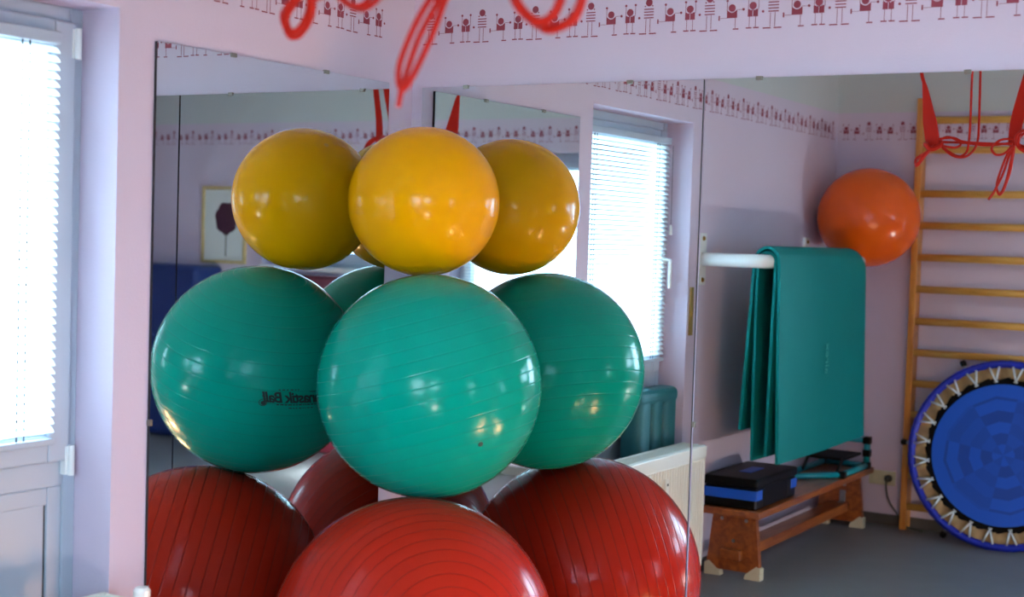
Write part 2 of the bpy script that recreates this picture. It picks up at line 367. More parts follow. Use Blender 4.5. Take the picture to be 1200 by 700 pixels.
# ------------------------------------------------------------------ wall mirrors
def mirror(label, loc, rotz, a, b, z0, z1, clips):
    t = thing('wall_mirror', label, 'mirror', loc, rotz, 'frameless wall mirrors')
    bm = bmesh.new(); add_box(bm, a, b, -.009, -.0005, z0, z1)
    o = bm_obj('mirror_glass', bm, 'mirror', t); o.data.materials.append(M['edge'])
    for p in o.data.polygons:
        if p.normal.y > -.9: p.material_index = 1
    for u, z, k in clips:
        if k == 't': bx = (u - .009, u + .009, -.0135, -.001, z - .007, z + .004)
        elif k == 'l': bx = (u - .004, u + .006, -.0135, -.001, z - .008, z + .008)
        elif k == 'r': bx = (u - .006, u + .004, -.0135, -.001, z - .008, z + .008)
        else: bx = (u - .009, u + .009, -.0135, -.001, z - .004, z + .007)
        box('clip', *bx, 'clip', t, .001)
    return t
mirror('frameless mirror on the left wall beside the tall window', a=-1.124, b=-.128, z0=.10, z1=2.0196, clips=[(-.841, 2.0196, 't'), (-.441, 2.0196, 't'), (-1.124, 1.05, 'l'), (-.841, .1, 'b'), (-.441, .1, 'b')], **LW)
mirror('frameless mirror on the back wall, panel touching the corner behind the balls', a=.036, b=1.0035, z0=.10, z1=2.0164, clips=[(.201, 2.0164, 't'), (.77, 2.0164, 't'), (.201, .1, 'b'), (.77, .1, 'b')], **BK)
mirror('frameless mirror on the back wall, right-hand panel reflecting the wall bars', a=1.0105, b=2.0, z0=.10, z1=2.0164, clips=[(1.17, 2.0164, 't'), (1.738, 2.0164, 't'), (1.0105, 1.033, 'l'), (1.17, .1, 'b'), (1.738, .1, 'b')], **BK)

# ------------------------------------------------------------------ gym balls
def ball(name, label, c, r, rz, axis, m, rib, dents=(), nring=0, plug=None, plugm='plug'):
    """vinyl ball turned about its moulding axis; rib = height of the moulded grooves; pressed flat where it meets its neighbours"""
    t = thing(name, label, 'gym ball', (c[0], c[1], c[2] - rz))
    bm = bmesh.new(); prof = []; nst = nring * 20 if nring else 96
    for i in range(nst + 1):
        th = PI * i / nst; rr = r
        if nring and .12 < th < PI - .12:
            ph = (i % 20); rr = r - (rib if ph == 0 else 0)
        prof.append((rr * math.sin(th) if 0 < i < nst else 0, rr * math.cos(th)))
    add_lathe(bm, prof, 128)
    q = Vector((0, 0, 1)).rotation_difference(Vector(axis).normalized())
    cc = Vector(c)
    for v in bm.verts:
        p = q @ v.co; p.z *= rz / r; p += cc
        for dc, dr in dents:
            d = p - Vector(dc)
            if d.length < dr: p = Vector(dc) + d.normalized() * dr
        if p.z < 0: p.z = 0
        v.co = p - Vector((c[0], c[1], c[2] - rz))
    b = bm_obj('ball_body', bm, m, t, True)
    if nring:                                     # moulding grooves given a darker colour for the shade inside them
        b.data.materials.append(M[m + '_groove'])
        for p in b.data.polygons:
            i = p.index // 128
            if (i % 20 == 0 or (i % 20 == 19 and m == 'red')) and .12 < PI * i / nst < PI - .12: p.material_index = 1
    if plug:
        n = Vector(plug).normalized(); b2 = bmesh.new(); add_lathe(b2, [(0, -.004), (.0075, -.004), (.0075, .0008), (.006, .0016), (0, .0016)], 20)
        qq = Vector((0, 0, 1)).rotation_difference(n); off = n * r; off.z *= rz / r
        for v in b2.verts: v.co = qq @ v.co + off + Vector((0, 0, rz))
        bm_obj('valve_plug', b2, plugm, t)
    return t
YC, TC, RC = Vector((.2275, -.2506, 1.649)), Vector((.3270, -.3405, 1.1130)), Vector((.4045, -.4996, .410))
red = ball('gym_ball', 'large red ribbed gym ball on the floor, lowest of the stack in the mirrored corner', RC, .3999, .405, (.75, -.62, .25), 'red', .0012, [(TC, .3255)], 34)
teal = ball('gym_ball', 'teal gym ball with black lettering, middle of the stack between the mirrors', TC, .325, .3245, (-.25, -.12, .96), 'teal', .0007, [(YC, .2257)], 27, (.819, -.418, -.394))
yellow = ball('gym_ball', 'yellow gym ball on top of the stack between the mirrors', YC, .2254, .222, (.3, .2, .93), 'yellow', 0, (), 0, (-.6, -.3, .74), 'plug_y')
OC = (.279, -3.918, 1.712)
orange = ball('gym_ball', 'orange gym ball wedged between the left wall and the wall bars', OC, .2745, .268, (.2, .3, .9), 'orange', 0, (), 0, (-.5, .3, -.8), 'orange')

# lettering on the teal ball, facing the left mirror (it reads correctly on the ball)
def sphere_print(parent, centre, rad, n0, text_items):
    n0 = Vector(n0).normalized(); up = (Vector((0, 0, 1)) - n0 * n0.z).normalized(); rt = up.cross(n0)
    bm = bmesh.new(); base = Vector(parent.location)
    def place(u, v, h):
        d = (n0 + rt * math.tan(u / rad) + up * math.tan(v / rad)).normalized(); return Vector(centre) + d * (rad + h) - base
    for kind, args in text_items:
        if kind == 'text':
            s, size, u, v, shear = args
            cu = bpy.data.curves.new('lettering', 'FONT'); cu.body = s; cu.size = size; cu.align_x = 'CENTER'; cu.shear = shear; cu.resolution_u = 3; cu.offset = size * .03; cu.space_character = .9
            ob = bpy.data.objects.new('lettering', cu); COL.objects.link(ob)
            dg = bpy.context.evaluated_depsgraph_get(); me = bpy.data.meshes.new_from_object(ob.evaluated_get(dg)); bpy.data.objects.remove(ob); bpy.data.curves.remove(cu)
            vs_ = [bm.verts.new(place(u + q.co.x, v + q.co.y, .0007)) for q in me.vertices]
            for p in me.polygons:
                try: bm.faces.new([vs_[i] for i in p.vertices])
                except ValueError: pass
            bpy.data.meshes.remove(me)
        elif kind == 'bar':
            a, b, v0, v1 = args; n = max(2, int((b - a) / .006))
            for k in range(n):
                x0 = a + (b - a) * k / n; x1 = a + (b - a) * (k + 1) / n
                bm.faces.new([bm.verts.new(place(x, y, .0007)) for x, y in ((x0, v0), (x1, v0), (x1, v1), (x0, v1))])
        elif kind == 'dot':
            u, v, r0, r1 = args
            A = [bm.verts.new(place(u + r0 * math.cos(k * PI / 10), v + r0 * math.sin(k * PI / 10), .0007)) for k in range(20)] if r0 else None
            Bv = [bm.verts.new(place(u + r1 * math.cos(k * PI / 10), v + r1 * math.sin(k * PI / 10), .0007)) for k in range(20)]
            if A:
                for k in range(20): bm.faces.new((A[k], A[(k + 1) % 20], Bv[(k + 1) % 20], Bv[k]))
            else: bm.faces.new(Bv)
    o = bm_obj('printed_lettering', bm, 'ink', parent); o['label'] = 'black script lettering'
random.seed(3)
items = [('text', ('Gymnastik Ball', .046, 0.004, -.015, .25)), ('bar', (-.075, -.012, .0165, .0185))]
x = -.06
while x < .085:                                   # lines of print too small to read
    ww = random.uniform(.004, .012)
    items.append(('bar', (x, x + ww, -.024, -.0205)))
    if -.03 < x < .05: items.append(('bar', (x, x + ww * .8, -.034, -.031)))
    if .02 < x < .085: items.append(('bar', (x, x + ww * .8, .0225, .0255)))
    x += ww + .003
items += [('dot', (.128, -.018, .010, .0122)), ('dot', (.1265, -.0195, 0, .0075)), ('dot', (.128, .004, .003, .004))]
sphere_print(teal, TC, .325, (-.905, -.375, -.165), items)

# ------------------------------------------------------------------ radiator, cushion, switch
rad = thing('radiator', 'white ribbed panel radiator standing in front of the tall window', 'radiator', (.11, -1.72, .014))
RY0, RY1 = -2.115 + 1.72, -1.305 + 1.72
box('back_panel', -.075, -.06, RY0 + .01, RY1 - .01, .11, .635, 'radiator', rad, .003)
bm = bmesh.new(); add_box(bm, .028, .04, RY0 + .004, RY1 - .004, .10, .585, .003); add_box(bm, .026, .046, RY0, RY1, .585, .64, .005)
k = RY0 + .02
while k < RY1 - .02:
    add_box(bm, .038, .046, k, k + .013, .115, .58, .003, 1); k += .0262
bm_obj('front_panel', bm, 'radiator', rad)
for a in (RY0, RY1 - .004): box('side_panel', -.07, .04, a, a + .004, .10, .64, 'radiator', rad, .001)
bm = bmesh.new(); add_box(bm, -.07, .035, RY0 + .004, RY1 - .004, .632, .636); k = RY0 + .012
while k < RY1 - .012:
    add_box(bm, -.06, .022, k, k + .006, .636, .6405); k += .0125
for a, b in ((-.072, -.06), (.022, .034)): add_box(bm, a, b, RY0, RY1, .634, .642, .001)
bm_obj('top_grille', bm, 'radiator', rad)
for k in (RY0 + .12, RY1 - .12): box('floor_bracket', -.02, .02, k - .02, k + .02, -.014, .12, 'radiator', rad, .003)
bm = bmesh.new(); add_tube(bm, [(0, RY1 - .004, .60), (0, RY1 + .055, .60), (0, RY1 + .055, .61)], .011, 12); bm_obj('valve_body', bm, 'steel', rad, True)
bm = bmesh.new(); add_tube(bm, [(0.0, RY1 + .055, .595), (.0, RY1 + .055, .607), (.0, RY1 + .056, .645), (.0, RY1 + .056, .653)], [.017, .021, .021, .015], 16); bm_obj('thermostat', bm, 'white', rad)
hm = bm_obj('heat_meter', (lambda q: (add_box(q, .044, .058, .02, .05, .42, .545, .004), add_box(q, .058, .0585, .027, .043, .515, .527), q)[-1])(bmesh.new()), 'radiator', rad)
box('display', .0575, .0592, .028, .042, .516, .526, 'gasket', hm)

cu = thing('folded_cushion', 'dark teal padded cushion standing behind the radiator in the window niche', 'cushion', (-.055, -1.90, 0), 0)
for k, (y0, y1, hz) in enumerate(((-.235, -.10, .885), (-.095, .02, .90), (.025, .15, .895))):
    bm = bmesh.new(); add_box(bm, -.05, .055, y0, y1, 0, hz, .035, 4); bm_obj('padded_section', bm, 'cushion', cu, True)
box('top_flap', -.055, .058, -.24, .155, .83, .905, 'cushion', cu, .03, 3)
sw = thing('light_switch', 'small brass-coloured switch plate on the wall beside the tall window', 'switch', (-.009, -2.249, 1.236))
box('plate', 0, .008, -.018, .018, -.11, .11, 'switch', sw, .002); box('rocker', .008, .013, -.008, .008, -.02, .02, 'switch', sw, .002)

# ------------------------------------------------------------------ mat rail with two mats
rail = thing('mat_rail', 'white tubular mat rail fixed to the left wall', 'rail', (0, -3.04, 1.474))
YR0, YR1 = .70, -.70
pts = [(-.005, YR0, 0), (.27, YR0, 0)] + [(.27 + .035 * math.sin(a), YR0 - .035 + .035 * math.cos(a), 0) for a in (.4, .8, 1.2, PI / 2)]
pts += [(.305, YR1 + .035, 0)] + [(.27 + .035 * math.cos(a), YR1 + .035 - .035 * math.sin(a), 0) for a in (.4, .8, 1.2, PI / 2)] + [(-.005, YR1, 0)]
tube('rail_tube', pts, .031, 'white', rail, 20)
for yy in (YR0, YR1):
    pl = box('wall_flange', -.009, .004, yy - .04, yy + .04, -.12, .12, 'white', rail, .003)
    for zz in (-.095, .095):
        b2 = bmesh.new(); add_tube(b2, [(.003, yy, zz), (.012, yy, zz)], [.012, .008], 12); bm_obj('screw', b2, 'brass', pl)
def exercise_mat(label, prof, y0, y1, th, loc, logo=None):
    t = thing('exercise_mat', label, 'mat', loc, 0, 'mats on the rail')
    P = catmull([(x, 0, z) for x, z in prof], 8); NY = 22
    bm = bmesh.new(); rows = []
    for j in range(NY + 1):
        yy = y0 + (y1 - y0) * j / NY; e = min(j, NY - j) / NY * abs(y1 - y0); row_a, row_b = [], []
        dr = .045 * max(0, 1 - (NY - j) / NY * abs(y1 - y0) / .10) ** 2 if j > NY / 2 else 0
        for i, p in enumerate(P):
            tg = (P[min(i + 1, len(P) - 1)] - P[max(i - 1, 0)]).normalized(); nn = Vector((-tg.z, 0, tg.x))
            wob = .006 * math.sin(yy * 5 + p.x * 9) * max(0, (1.4 - p.z))
            q = Vector((p.x + wob, yy, p.z - dr * max(0, 1 - (1.55 - p.z) * 3)))
            row_a.append(bm.verts.new(q - nn * th / 2)); row_b.append(bm.verts.new(q + nn * th / 2))
        rows.append((row_a, row_b))
    n = len(P)
    for (a, b), (c, d) in zip(rows, rows[1:]):
        for i in range(n - 1):
            bm.faces.new((a[i], a[i + 1], c[i + 1], c[i])); bm.faces.new((b[i], d[i], d[i + 1], b[i + 1]))
        bm.faces.new((a[0], c[0], d[0], b[0])); bm.faces.new((a[-1], b[-1], d[-1], c[-1]))
    for a, b in (rows[0], rows[-1]):
        for i in range(n - 1): bm.faces.new((a[i], b[i], b[i + 1], a[i + 1]))
    for v in bm.verts: v.co -= Vector(loc)
    bmesh.ops.recalc_face_normals(bm, faces=bm.faces)
    me = bpy.data.meshes.new('foam_sheet'); bm.to_mesh(me); bm.free()
    o = link('foam_sheet', me, 'mat_teal', t)
    return t
matA = exercise_mat('outer of two teal exercise mats hung over the white wall rail', [(.197, .70), (.215, 1.0), (.232, 1.30), (.240, 1.46), (.258, 1.515), (.300, 1.537), (.342, 1.515), (.358, 1.46), (.366, 1.2), (.376, .9), (.388, .56)], -2.375, -3.635, .014, (.3, -3.0, .56))
matB = exercise_mat('inner of two teal exercise mats hung over the white wall rail', [(.262, .565), (.258, .9), (.256, 1.25), (.258, 1.44), (.268, 1.495), (.305, 1.515), (.334, 1.495), (.341, 1.44), (.338, 1.2), (.334, .9), (.331, .59)], -2.375, -3.615, .013, (.3, -3.0, .58))
cu_ = bpy.data.curves.new('emboss', 'FONT'); cu_.body = 'airex'; cu_.size = .075; cu_.extrude = .0006
ob = bpy.data.objects.new('emboss', cu_); COL.objects.link(ob); dg = bpy.context.evaluated_depsgraph_get(); me = bpy.data.meshes.new_from_object(ob.evaluated_get(dg)); bpy.data.objects.remove(ob)
em = link('embossed_lettering', me, 'mat_logo', matA)
em.matrix_parent_inverse = Matrix.Identity(4)
em.matrix_local = Matrix.Translation(Vector((.3775 - .3, -2.98 + 3.0, .98 - .56))) @ Matrix(((0, 0, 1, 0), (0, 1, 0, 0), (-1, 0, 0, 0), (0, 0, 0, 1))).inverted() @ Matrix.Rotation(0, 4, 'Z')
em.matrix_local = Matrix(((0, 0, 1, .3885 - .3), (0, -1, 0, .02), (1, 0, 0, .37), (0, 0, 0, 1)))

# ------------------------------------------------------------------ bench and what lies on it
bench = thing('gym_bench', 'reddish wooden gymnastics bench along the left wall under the mats', 'bench', (.16, -3.27, 0))
box('bench_top', -.145, .145, -.865, .875, .293, .326, 'bench', bench, .008, 3)
for yy in (.80, -.74):
    bm = bmesh.new(); add_poly(bm, [(-.105, yy - .016, .293), (.105, yy - .016, .293), (.133, yy - .016, .03), (-.133, yy - .016, .03)], (0, .032, 0))
    leg = bm_obj('end_panel', bm, 'bench', bench)
    for s in (-1, 1):
        b2 = bmesh.new(); add_poly(b2, [(s * .138, yy - .024, 0), (s * .138, yy - .024, .055), (s * .118, yy - .024, .065), (s * .065, yy - .024, .022), (s * .06, yy - .024, 0)], (0, .048, 0)); bm_obj('rubber_foot', b2, 'rubber', leg)
    for bx, bz in ((-.06, .27), (.06, .27), (0, .17)):
        b2 = bmesh.new(); sg = 1 if yy > 0 else -1; add_tube(b2, [(bx, yy + sg * .015, bz), (bx, yy + sg * .021, bz)], [.009, .007], 12); bm_obj('bolt', b2, 'steel', leg)
st = box('stretcher', -.05, .05, -.83, .86, .085, .135, 'bench', bench, .005)
for z0, z1 in ((.135, .20), (.225, .288)):
    bm = bmesh.new(); add_box(bm, .0, .032, -.724, -.719, z0, z1, .001)
    if z0 < .2: add_box(bm, .0, .032, -.724, -.68, z0, z0 + .004, .001)
    else: add_box(bm, .0, .032, -.724, -.68, z1 - .0, z1 + .004, .001)
    bm_obj('angle_bracket', bm, 'steel', bench)

sp = thing('step_platform', 'black and blue plastic step platform on the near end of the bench', 'step', (.145, -2.69, .326))
bm = bmesh.new(); add_box(bm, -.135, .135, -.27, .27, .10, .145, .014, 3); bm_obj('top_plate', bm, 'black', sp)
box('grip_pad', -.03, .03, -.085, .085, .1445, .1475, 'blueplastic', sp, .001)
box('side_skirt', -.127, .127, -.158, .158, .004, .105, 'black', sp, .004)
for y0, y1 in ((.15, .262), (-.262, -.15)): box('foot_block', -.128, .128, y0, y1, 0, .10, 'black', sp, .010)
for y0, y1 in ((.19, .2655), (-.2655, -.19)): box('blue_band', -.1315, .1315, y0, y1, .045, .09, 'blueplastic', sp, .002)

hf = thing('tube_frame', 'teal tubular training frame with black joints on the far end of the bench', 'frame', (.16, -3.75, .326))
for a, b in (((-.12, -.30, .017), (-.12, .42, .017)), ((.125, -.30, .017), (.125, .12, .017)), ((-.12, .42, .017), (.12, .115, .017)), ((-.12, -.30, .017), (.125, -.30, .017))):
    tube('base_tube', [a, b], .016, 'tealpaint', hf, 12)
for x in (-.12, .125): tube('upright_tube', [(x, -.30, .013), (x, -.30, .155)], .019, 'tealpaint', hf, 12)
tube('top_tube', [(-.12, -.30, .155), (.125, -.30, .155)], .016, 'tealpaint', hf, 12)
for p in ((-.12, -.30, .155), (.125, -.30, .155), (.125, -.30, .085), (.125, .12, .013), (-.12, .42, .013), (-.12, -.30, .015), (.125, -.30, .015)):
    bm = bmesh.new(); add_box(bm, p[0] - .021, p[0] + .021, p[1] - .021, p[1] + .021, max(p[2] - .019, 0), p[2] + .021, .005); bm_obj('joint', bm, 'black', hf)
box('strap_seat', -.10, .10, -.28, .02, .075, .09, 'webbing', hf, .003)
for x in (-.10, .09): tube('seat_arm', [(x, -.28, .082), (x, .02, .082), (x, .10, .02)], .009, 'black', hf, 10)

# ------------------------------------------------------------------ wall bars on the rear wall
bars = thing('wall_bars', 'pine wall bars with round rungs fixed to the rear wall', 'wall bars', (.92, -4.2, 0))
for x in (-.455, .42):
    box('upright', x, x + .036, 0.004, .098, 0, 2.37, 'pine', bars, .004)
me = None
for z in (2.253, 2.09, 1.852, 1.678, 1.504, 1.33, 1.155, .982, .812, .64, .47, .30, .13):
    if me is None:
        bm = bmesh.new(); add_tube(bm, [(-.425, 0, 0), (.425, 0, 0)], .0175, 16)
        for v in bm.verts: v.co.z *= 1.15; v.co.y *= .9
        o = bm_obj('rung', bm, 'rung', bars, True); me = o.data
    else:
        o = bpy.data.objects.new('rung', me); COL.objects.link(o); o.parent = bars
    o.location = (0, .078 if z < 2.2 else .05, z)

# ------------------------------------------------------------------ mini trampoline leaning on the wall bars
tr = thing('mini_trampoline', 'round blue mini trampoline leaning against the wall bars', 'trampoline')
tilt = math.radians(8.5); TRR = .478
Yv = Vector((0, -math.sin(tilt), math.cos(tilt))); Xv = Vector((-1, 0, 0)); Zv = Xv.cross(Yv)
cen = Vector((1.035, -3.885, 0)) + Yv * (TRR + .016) 
tr.matrix_world = Matrix(((Xv.x, Yv.x, Zv.x, cen.x), (Xv.y, Yv.y, Zv.y, cen.y), (Xv.z, Yv.z, Zv.z, cen.z), (0, 0, 0, 1)))
def ring_pts(r, z, n=96): return [(r * math.cos(2 * PI * k / n), r * math.sin(2 * PI * k / n), z) for k in range(n)]
bm = bmesh.new(); n = 192; rr = [(.0195 + (.0012 if k % 3 == 0 else 0)) for k in range(n)]
P = [Vector((TRR * math.cos(2 * PI * k / n), TRR * math.sin(2 * PI * k / n), 0)) for k in range(n)]; rings = []
for k, p in enumerate(P):
    u = p.normalized(); rings.append([bm.verts.new(p + rr[k] * (math.cos(2 * PI * j / 12) * u + math.sin(2 * PI * j / 12) * Vector((0, 0, 1)))) for j in range(12)])
for k in range(n):
    A, B = rings[k], rings[(k + 1) % n]
    for j in range(12): bm.faces.new((A[j], B[j], B[(j + 1) % 12], A[(j + 1) % 12]))
bm_obj('rim_pad', bm, 'padblue', tr, True)
bm = bmesh.new(); n = 240; rws = []
for rr_, zb in ((TRR - .012, -.010), (.44, -.016), (.41, -.014), (.375, -.012)):
    rws.append([bm.verts.new((rr_ * math.cos(2 * PI * k / n), rr_ * math.sin(2 * PI * k / n), zb + (.018 * math.sin(2 * PI * k * 24 / n + .9) if zb < -.0125 else 0))) for k in range(n)])
for A, B in zip(rws, rws[1:]):
    for k in range(n): bm.faces.new((A[k], A[(k + 1) % n], B[(k + 1) % n], B[k]))
bm_obj('cream_skirt', bm, 'cream', tr, True)
def annulus(name, r0, r1, z0, z1, m, parent, n=96, scallop=0):
    bm = bmesh.new(); R = []
    for (r, z) in ((r0, z0), (r1, z0), (r1, z1), (r0, z1)):
        R.append([bm.verts.new(((r + (scallop * math.cos(24 * 2 * PI * k / n) if r == r1 else 0)) * math.cos(2 * PI * k / n), (r + (scallop * math.cos(24 * 2 * PI * k / n) if r == r1 else 0)) * math.sin(2 * PI * k / n), z)) for k in range(n)])
    for a in range(4):
        A, B = R[a], R[(a + 1) % 4]
        for k in range(n): bm.faces.new((A[k], A[(k + 1) % n], B[(k + 1) % n], B[k]))
    return bm_obj(name, bm, m, parent)
annulus('edge_band', .36, .402, -.006, .000, 'webbing', tr, 240, .006)
bm = bmesh.new(); add_lathe(bm, [(0, -.004), (.371, -.004), (.371, .0015), (0, .0015)], 72); bm_obj('jumping_bed', bm, 'bed', tr)
bm = bmesh.new()
for s in (-1, 1): add_tube(bm, [(.398, s * .003, .012), (TRR - .014, s * .026, .012)], .0058, 6)
add_tube(bm, [(.384, -.007, .008), (.396, 0, .014), (.384, .007, .008)], .0055, 6)
o = bm_obj('spring_hook', bm, 'hookmetal', tr, True); hook = o.data
for k in range(24):
    if k: o = bpy.data.objects.new('spring_hook', hook); COL.objects.link(o); o.parent = tr
    o.rotation_euler = (0, 0, 2 * PI * (k + .35) / 24)
for k in range(6):
    a = math.radians(2 + 60 * k); d = Vector((math.cos(a), math.sin(a), 0))
    lg = tube('folded_leg', [d * (TRR - .10) + Vector((0, 0, -.035)), d * (TRR + .0) + Vector((0, 0, -.030)), d * (TRR + .045) + Vector((0, 0, -.022))], .010, 'steel', tr, 12)
    bm = bmesh.new(); q = Vector((0, 0, 1)).rotation_difference(d)
    add_lathe(bm, [(0, -.016), (.014, -.014), (.017, -.004), (.017, .008), (.012, .016), (0, .018)], 16)
    for v in bm.verts: v.co = q @ v.co + d * (TRR + .05) + Vector((0, 0, -.022))
    bm_obj('rubber_tip', bm, 'black', lg, True)
# the lowest feet would reach below the floor line: the frame rests on its rim there

# ------------------------------------------------------------------ socket with a plugged-in cable
so = thing('wall_socket', 'double wall socket low on the rear wall beside the wall bars', 'socket', (.335, -4.2, .262))
box('plate', -.075, .075, 0, .010, -.04, .04, 'outlet', so, .003)
for x in (-.038, .038):
    bm = bmesh.new(); add_lathe(bm, [(0, 0), (.018, 0), (.02, .006), (.024, .006), (.024, 0)], 24)
    for v in bm.verts: v.co = Vector((v.co.x + x, v.co.z + .007, v.co.y))
    bm_obj('insert', bm, 'outlet', so)
pc = thing('power_cable', 'dark cable plugged into the double wall socket', 'cable', (.373, -4.19, .262))
bm = bmesh.new(); add_tube(bm, [(0, .004, 0), (0, .03, 0), (0, .045, -.006)], [.02, .018, .008], 16); bm_obj('plug', bm, 'cable', pc, True)
tube('lead', [(0, .04, -.005), (.002, .05, -.05), (.02, .045, -.12), (.07, .04, -.19), (.12, .06, -.245), (.22, .08, -.2565)], .005, 'cable', pc, 8, 8)

# ------------------------------------------------------------------ picture and crash mat seen in the double reflection
pic = thing('framed_picture', 'pale framed picture of a round dark flower on a stem', 'picture', (4.60, -4.2, 1.28))
bm = bmesh.new()
for a, b, c, d in ((-.215, -.19, 0, .565), (.19, .215, 0, .565), (-.19, .19, 0, .025), (-.19, .19, .54, .565)): add_box(bm, a, b, 0.001, .022, c, d, .003)
bm_obj('picture_frame', bm, 'frame', pic)
pp = box('picture_print', -.19, .19, .004, .010, .025, .54, 'paper', pic)
bm = bmesh.new(); add_lathe(bm, [(0, 0), (.118, 0), (.118, .0006), (0, .0006)], 40)
for v in bm.verts:
    a = math.atan2(v.co.y, v.co.x); s = 1 + .05 * math.sin(7 * a) + .03 * math.sin(17 * a); v.co = Vector((v.co.x * s * .9 - .02, .0101 + v.co.z, .33 + v.co.y * s))
bm_obj('flower_head', bm, 'bloom', pp)
box('flower_stem', -.025, -.015, .0101, .0107, .05, .23, 'stemink', pp)
cm = thing('crash_mat', 'thick navy crash mat standing upright against the rear wall under the picture', 'mat', (5.2, -4.02, 0))
box('mat_body', -.62, .62, -.17, .13, .012, 1.265, 'crash', cm, .05, 4)
for x in (-.3, .3): tube('carry_handle', [(x - .09, .128, .75), (x - .07, .16, .74), (x + .07, .16, .74), (x + .09, .128, .75)], .012, 'crash', cm, 8, 5)

fm = thing('folding_mat', 'dark maroon folding mat standing against the rear wall, glimpsed between the balls', 'mat', (3.75, -4.12, 0))
for k in range(2): box('mat_panel', -.36, .36, -.07 + k * .062, -.012 + k * .062, .004, 1.225, 'maroon', fm, .02, 3)
box('hinge_strip', -.35, .35, -.06, .04, 1.222, 1.230, 'maroon', fm, .002)

# ------------------------------------------------------------------ red cords and bands hanging from the ceiling
YB = -1.93
def hook(parent, x):
    bm = bmesh.new(); add_tube(bm, catmull([(x, YB, H), (x, YB, H - .03), (x + .012, YB, H - .045), (x, YB, H - .058), (x - .012, YB, H - .047)], 6), .003, 8); bm_obj('ceiling_hook', bm, 'steel', parent, True)
RCD = .0048
g1 = thing('exercise_band', 'red band with short looped tails hanging nearest the left wall', 'exercise band', (0, 0, 0), 0, 'red bands hanging from the ceiling')
hook(g1, 1.09)
pa = catmull([(1.09, YB, H - .05), (1.085, YB, 2.42), (1.083, YB, 2.26), (1.10, YB, 2.19), (1.12, YB, 2.08), (1.135, YB, 2.0), (1.14, YB + .0, 1.955)], 8)
bm = bmesh.new(); nP = len(pa); wv = [(.014 if i / nP < .45 else .014 + .048 * min(1, (i / nP - .45) / .25)) if i / nP < .85 else .062 - .02 * (i / nP - .85) / .15 for i in range(nP)]
add_ribbon(bm, pa, wv, (.96, .28, 0), .004); bm_obj('strap', bm, 'band', g1)
bm = bmesh.new(); add_tube(bm, catmull([(1.115, YB + .01, 1.965), (1.14, YB + .02, 1.945), (1.172, YB + .012, 1.96), (1.165, YB - .015, 1.975), (1.13, YB - .018, 1.955)], 6, True), .010, 8, True); bm_obj('knot', bm, 'band', g1, True)
bm = bmesh.new()
e = Vector((.77, .64, 0)); dv = Vector((-.64, .77, 0))
for k, (du, dz) in enumerate(((0, 0), (.004, .006), (-.004, .009))):
    o0 = Vector((1.15, YB, 1.962)); q = []
    for u, t, z in ((.0, 0, 0), (-.016, .03, -.03), (-.021, .07, -.06), (-.012, .085, -.082), (.0, .09, -.088), (.012, .085, -.08), (.020, .07, -.055), (.012, .03, -.02), (.0, 0, 0)): q.append(o0 + e * (u + du - .005 - t * .25) + dv * (t * .71 + du) + Vector((0, 0, z * .94 + dz * (1 if z < -.04 else 0))))
    add_tube(bm, catmull(q, 8), RCD, 8)
bm_obj('tail_loops', bm, 'cordred', g1, True)
g2 = thing('exercise_band', 'red band with the longest looped tail, middle of the three', 'exercise band', (0, 0, 0), 0, 'red bands hanging from the ceiling')
hook(g2, 1.56)
pb = catmull([(1.56, YB, H - .05), (1.535, YB, 2.40), (1.50, YB, 2.24), (1.478, YB, 2.15), (1.455, YB, 2.05), (1.448, YB, 1.96)], 8)
bm = bmesh.new(); nP = len(pb); add_ribbon(bm, pb, [.045 + .012 * math.sin(PI * i / nP) for i in range(nP)], (.96, .28, 0), .004); bm_obj('strap', bm, 'band', g2)
bm = bmesh.new()
add_tube(bm, catmull([(1.44, YB - .01, 1.97), (1.405, -1.975, 1.90), (1.379, -1.993, 1.825), (1.379, -2.0, 1.788), (1.389, -2.0, 1.775), (1.404, -1.993, 1.80), (1.420, -1.979, 1.85), (1.434, -1.963, 1.91), (1.450, YB, 1.97)], 8), RCD, 8)
add_tube(bm, catmull([(1.448, YB - .015, 1.975), (1.438, -1.968, 1.91), (1.424, -1.984, 1.85), (1.402, -2.0, 1.79), (1.386, -2.003, 1.772)], 8), RCD, 8)
add_tube(bm, catmull([(1.445, YB - .01, 1.972), (1.42, -1.965, 1.905), (1.40, -1.982, 1.85), (1.372, -1.978, 1.785), (1.355, -1.965, 1.753)], 8), RCD, 8)
bm_obj('tail_loops', bm, 'cordred', g2, True)
bm = bmesh.new(); random.seed(11)
for k in range(4):
    ax = Quaternion(Vector((random.uniform(-1, 1), random.uniform(-1, 1), random.uniform(-.4, .4))).normalized(), random.uniform(.3, 1.3)); c0 = Vector((1.487 + .006 * k, YB + .01 * (k - 1.5), 1.985 - .004 * k)); r0 = .032 + .006 * k
    add_tube(bm, [c0 + ax @ Vector((r0 * math.cos(2 * PI * j / 28), .012 * math.sin(4 * PI * j / 28 + k), r0 * .9 * math.sin(2 * PI * j / 28))) for j in range(28)], RCD, 8, True)
bm_obj('coil', bm, 'cordred', g2, True)
g3 = thing('exercise_band', 'red band with wide coiled loops, rightmost of the three', 'exercise band', (0, 0, 0), 0, 'red bands hanging from the ceiling')
hook(g3, 1.60)
bm = bmesh.new(); pc_ = catmull([(1.60, YB, H - .05), (1.585, YB, 2.3), (1.555, YB, 2.1), (1.55, YB, 1.99)], 8); add_ribbon(bm, pc_, [.02 + .02 * i / len(pc_) for i in range(len(pc_))], (.96, .28, 0), .004); bm_obj('strap', bm, 'band', g3)
bm = bmesh.new()
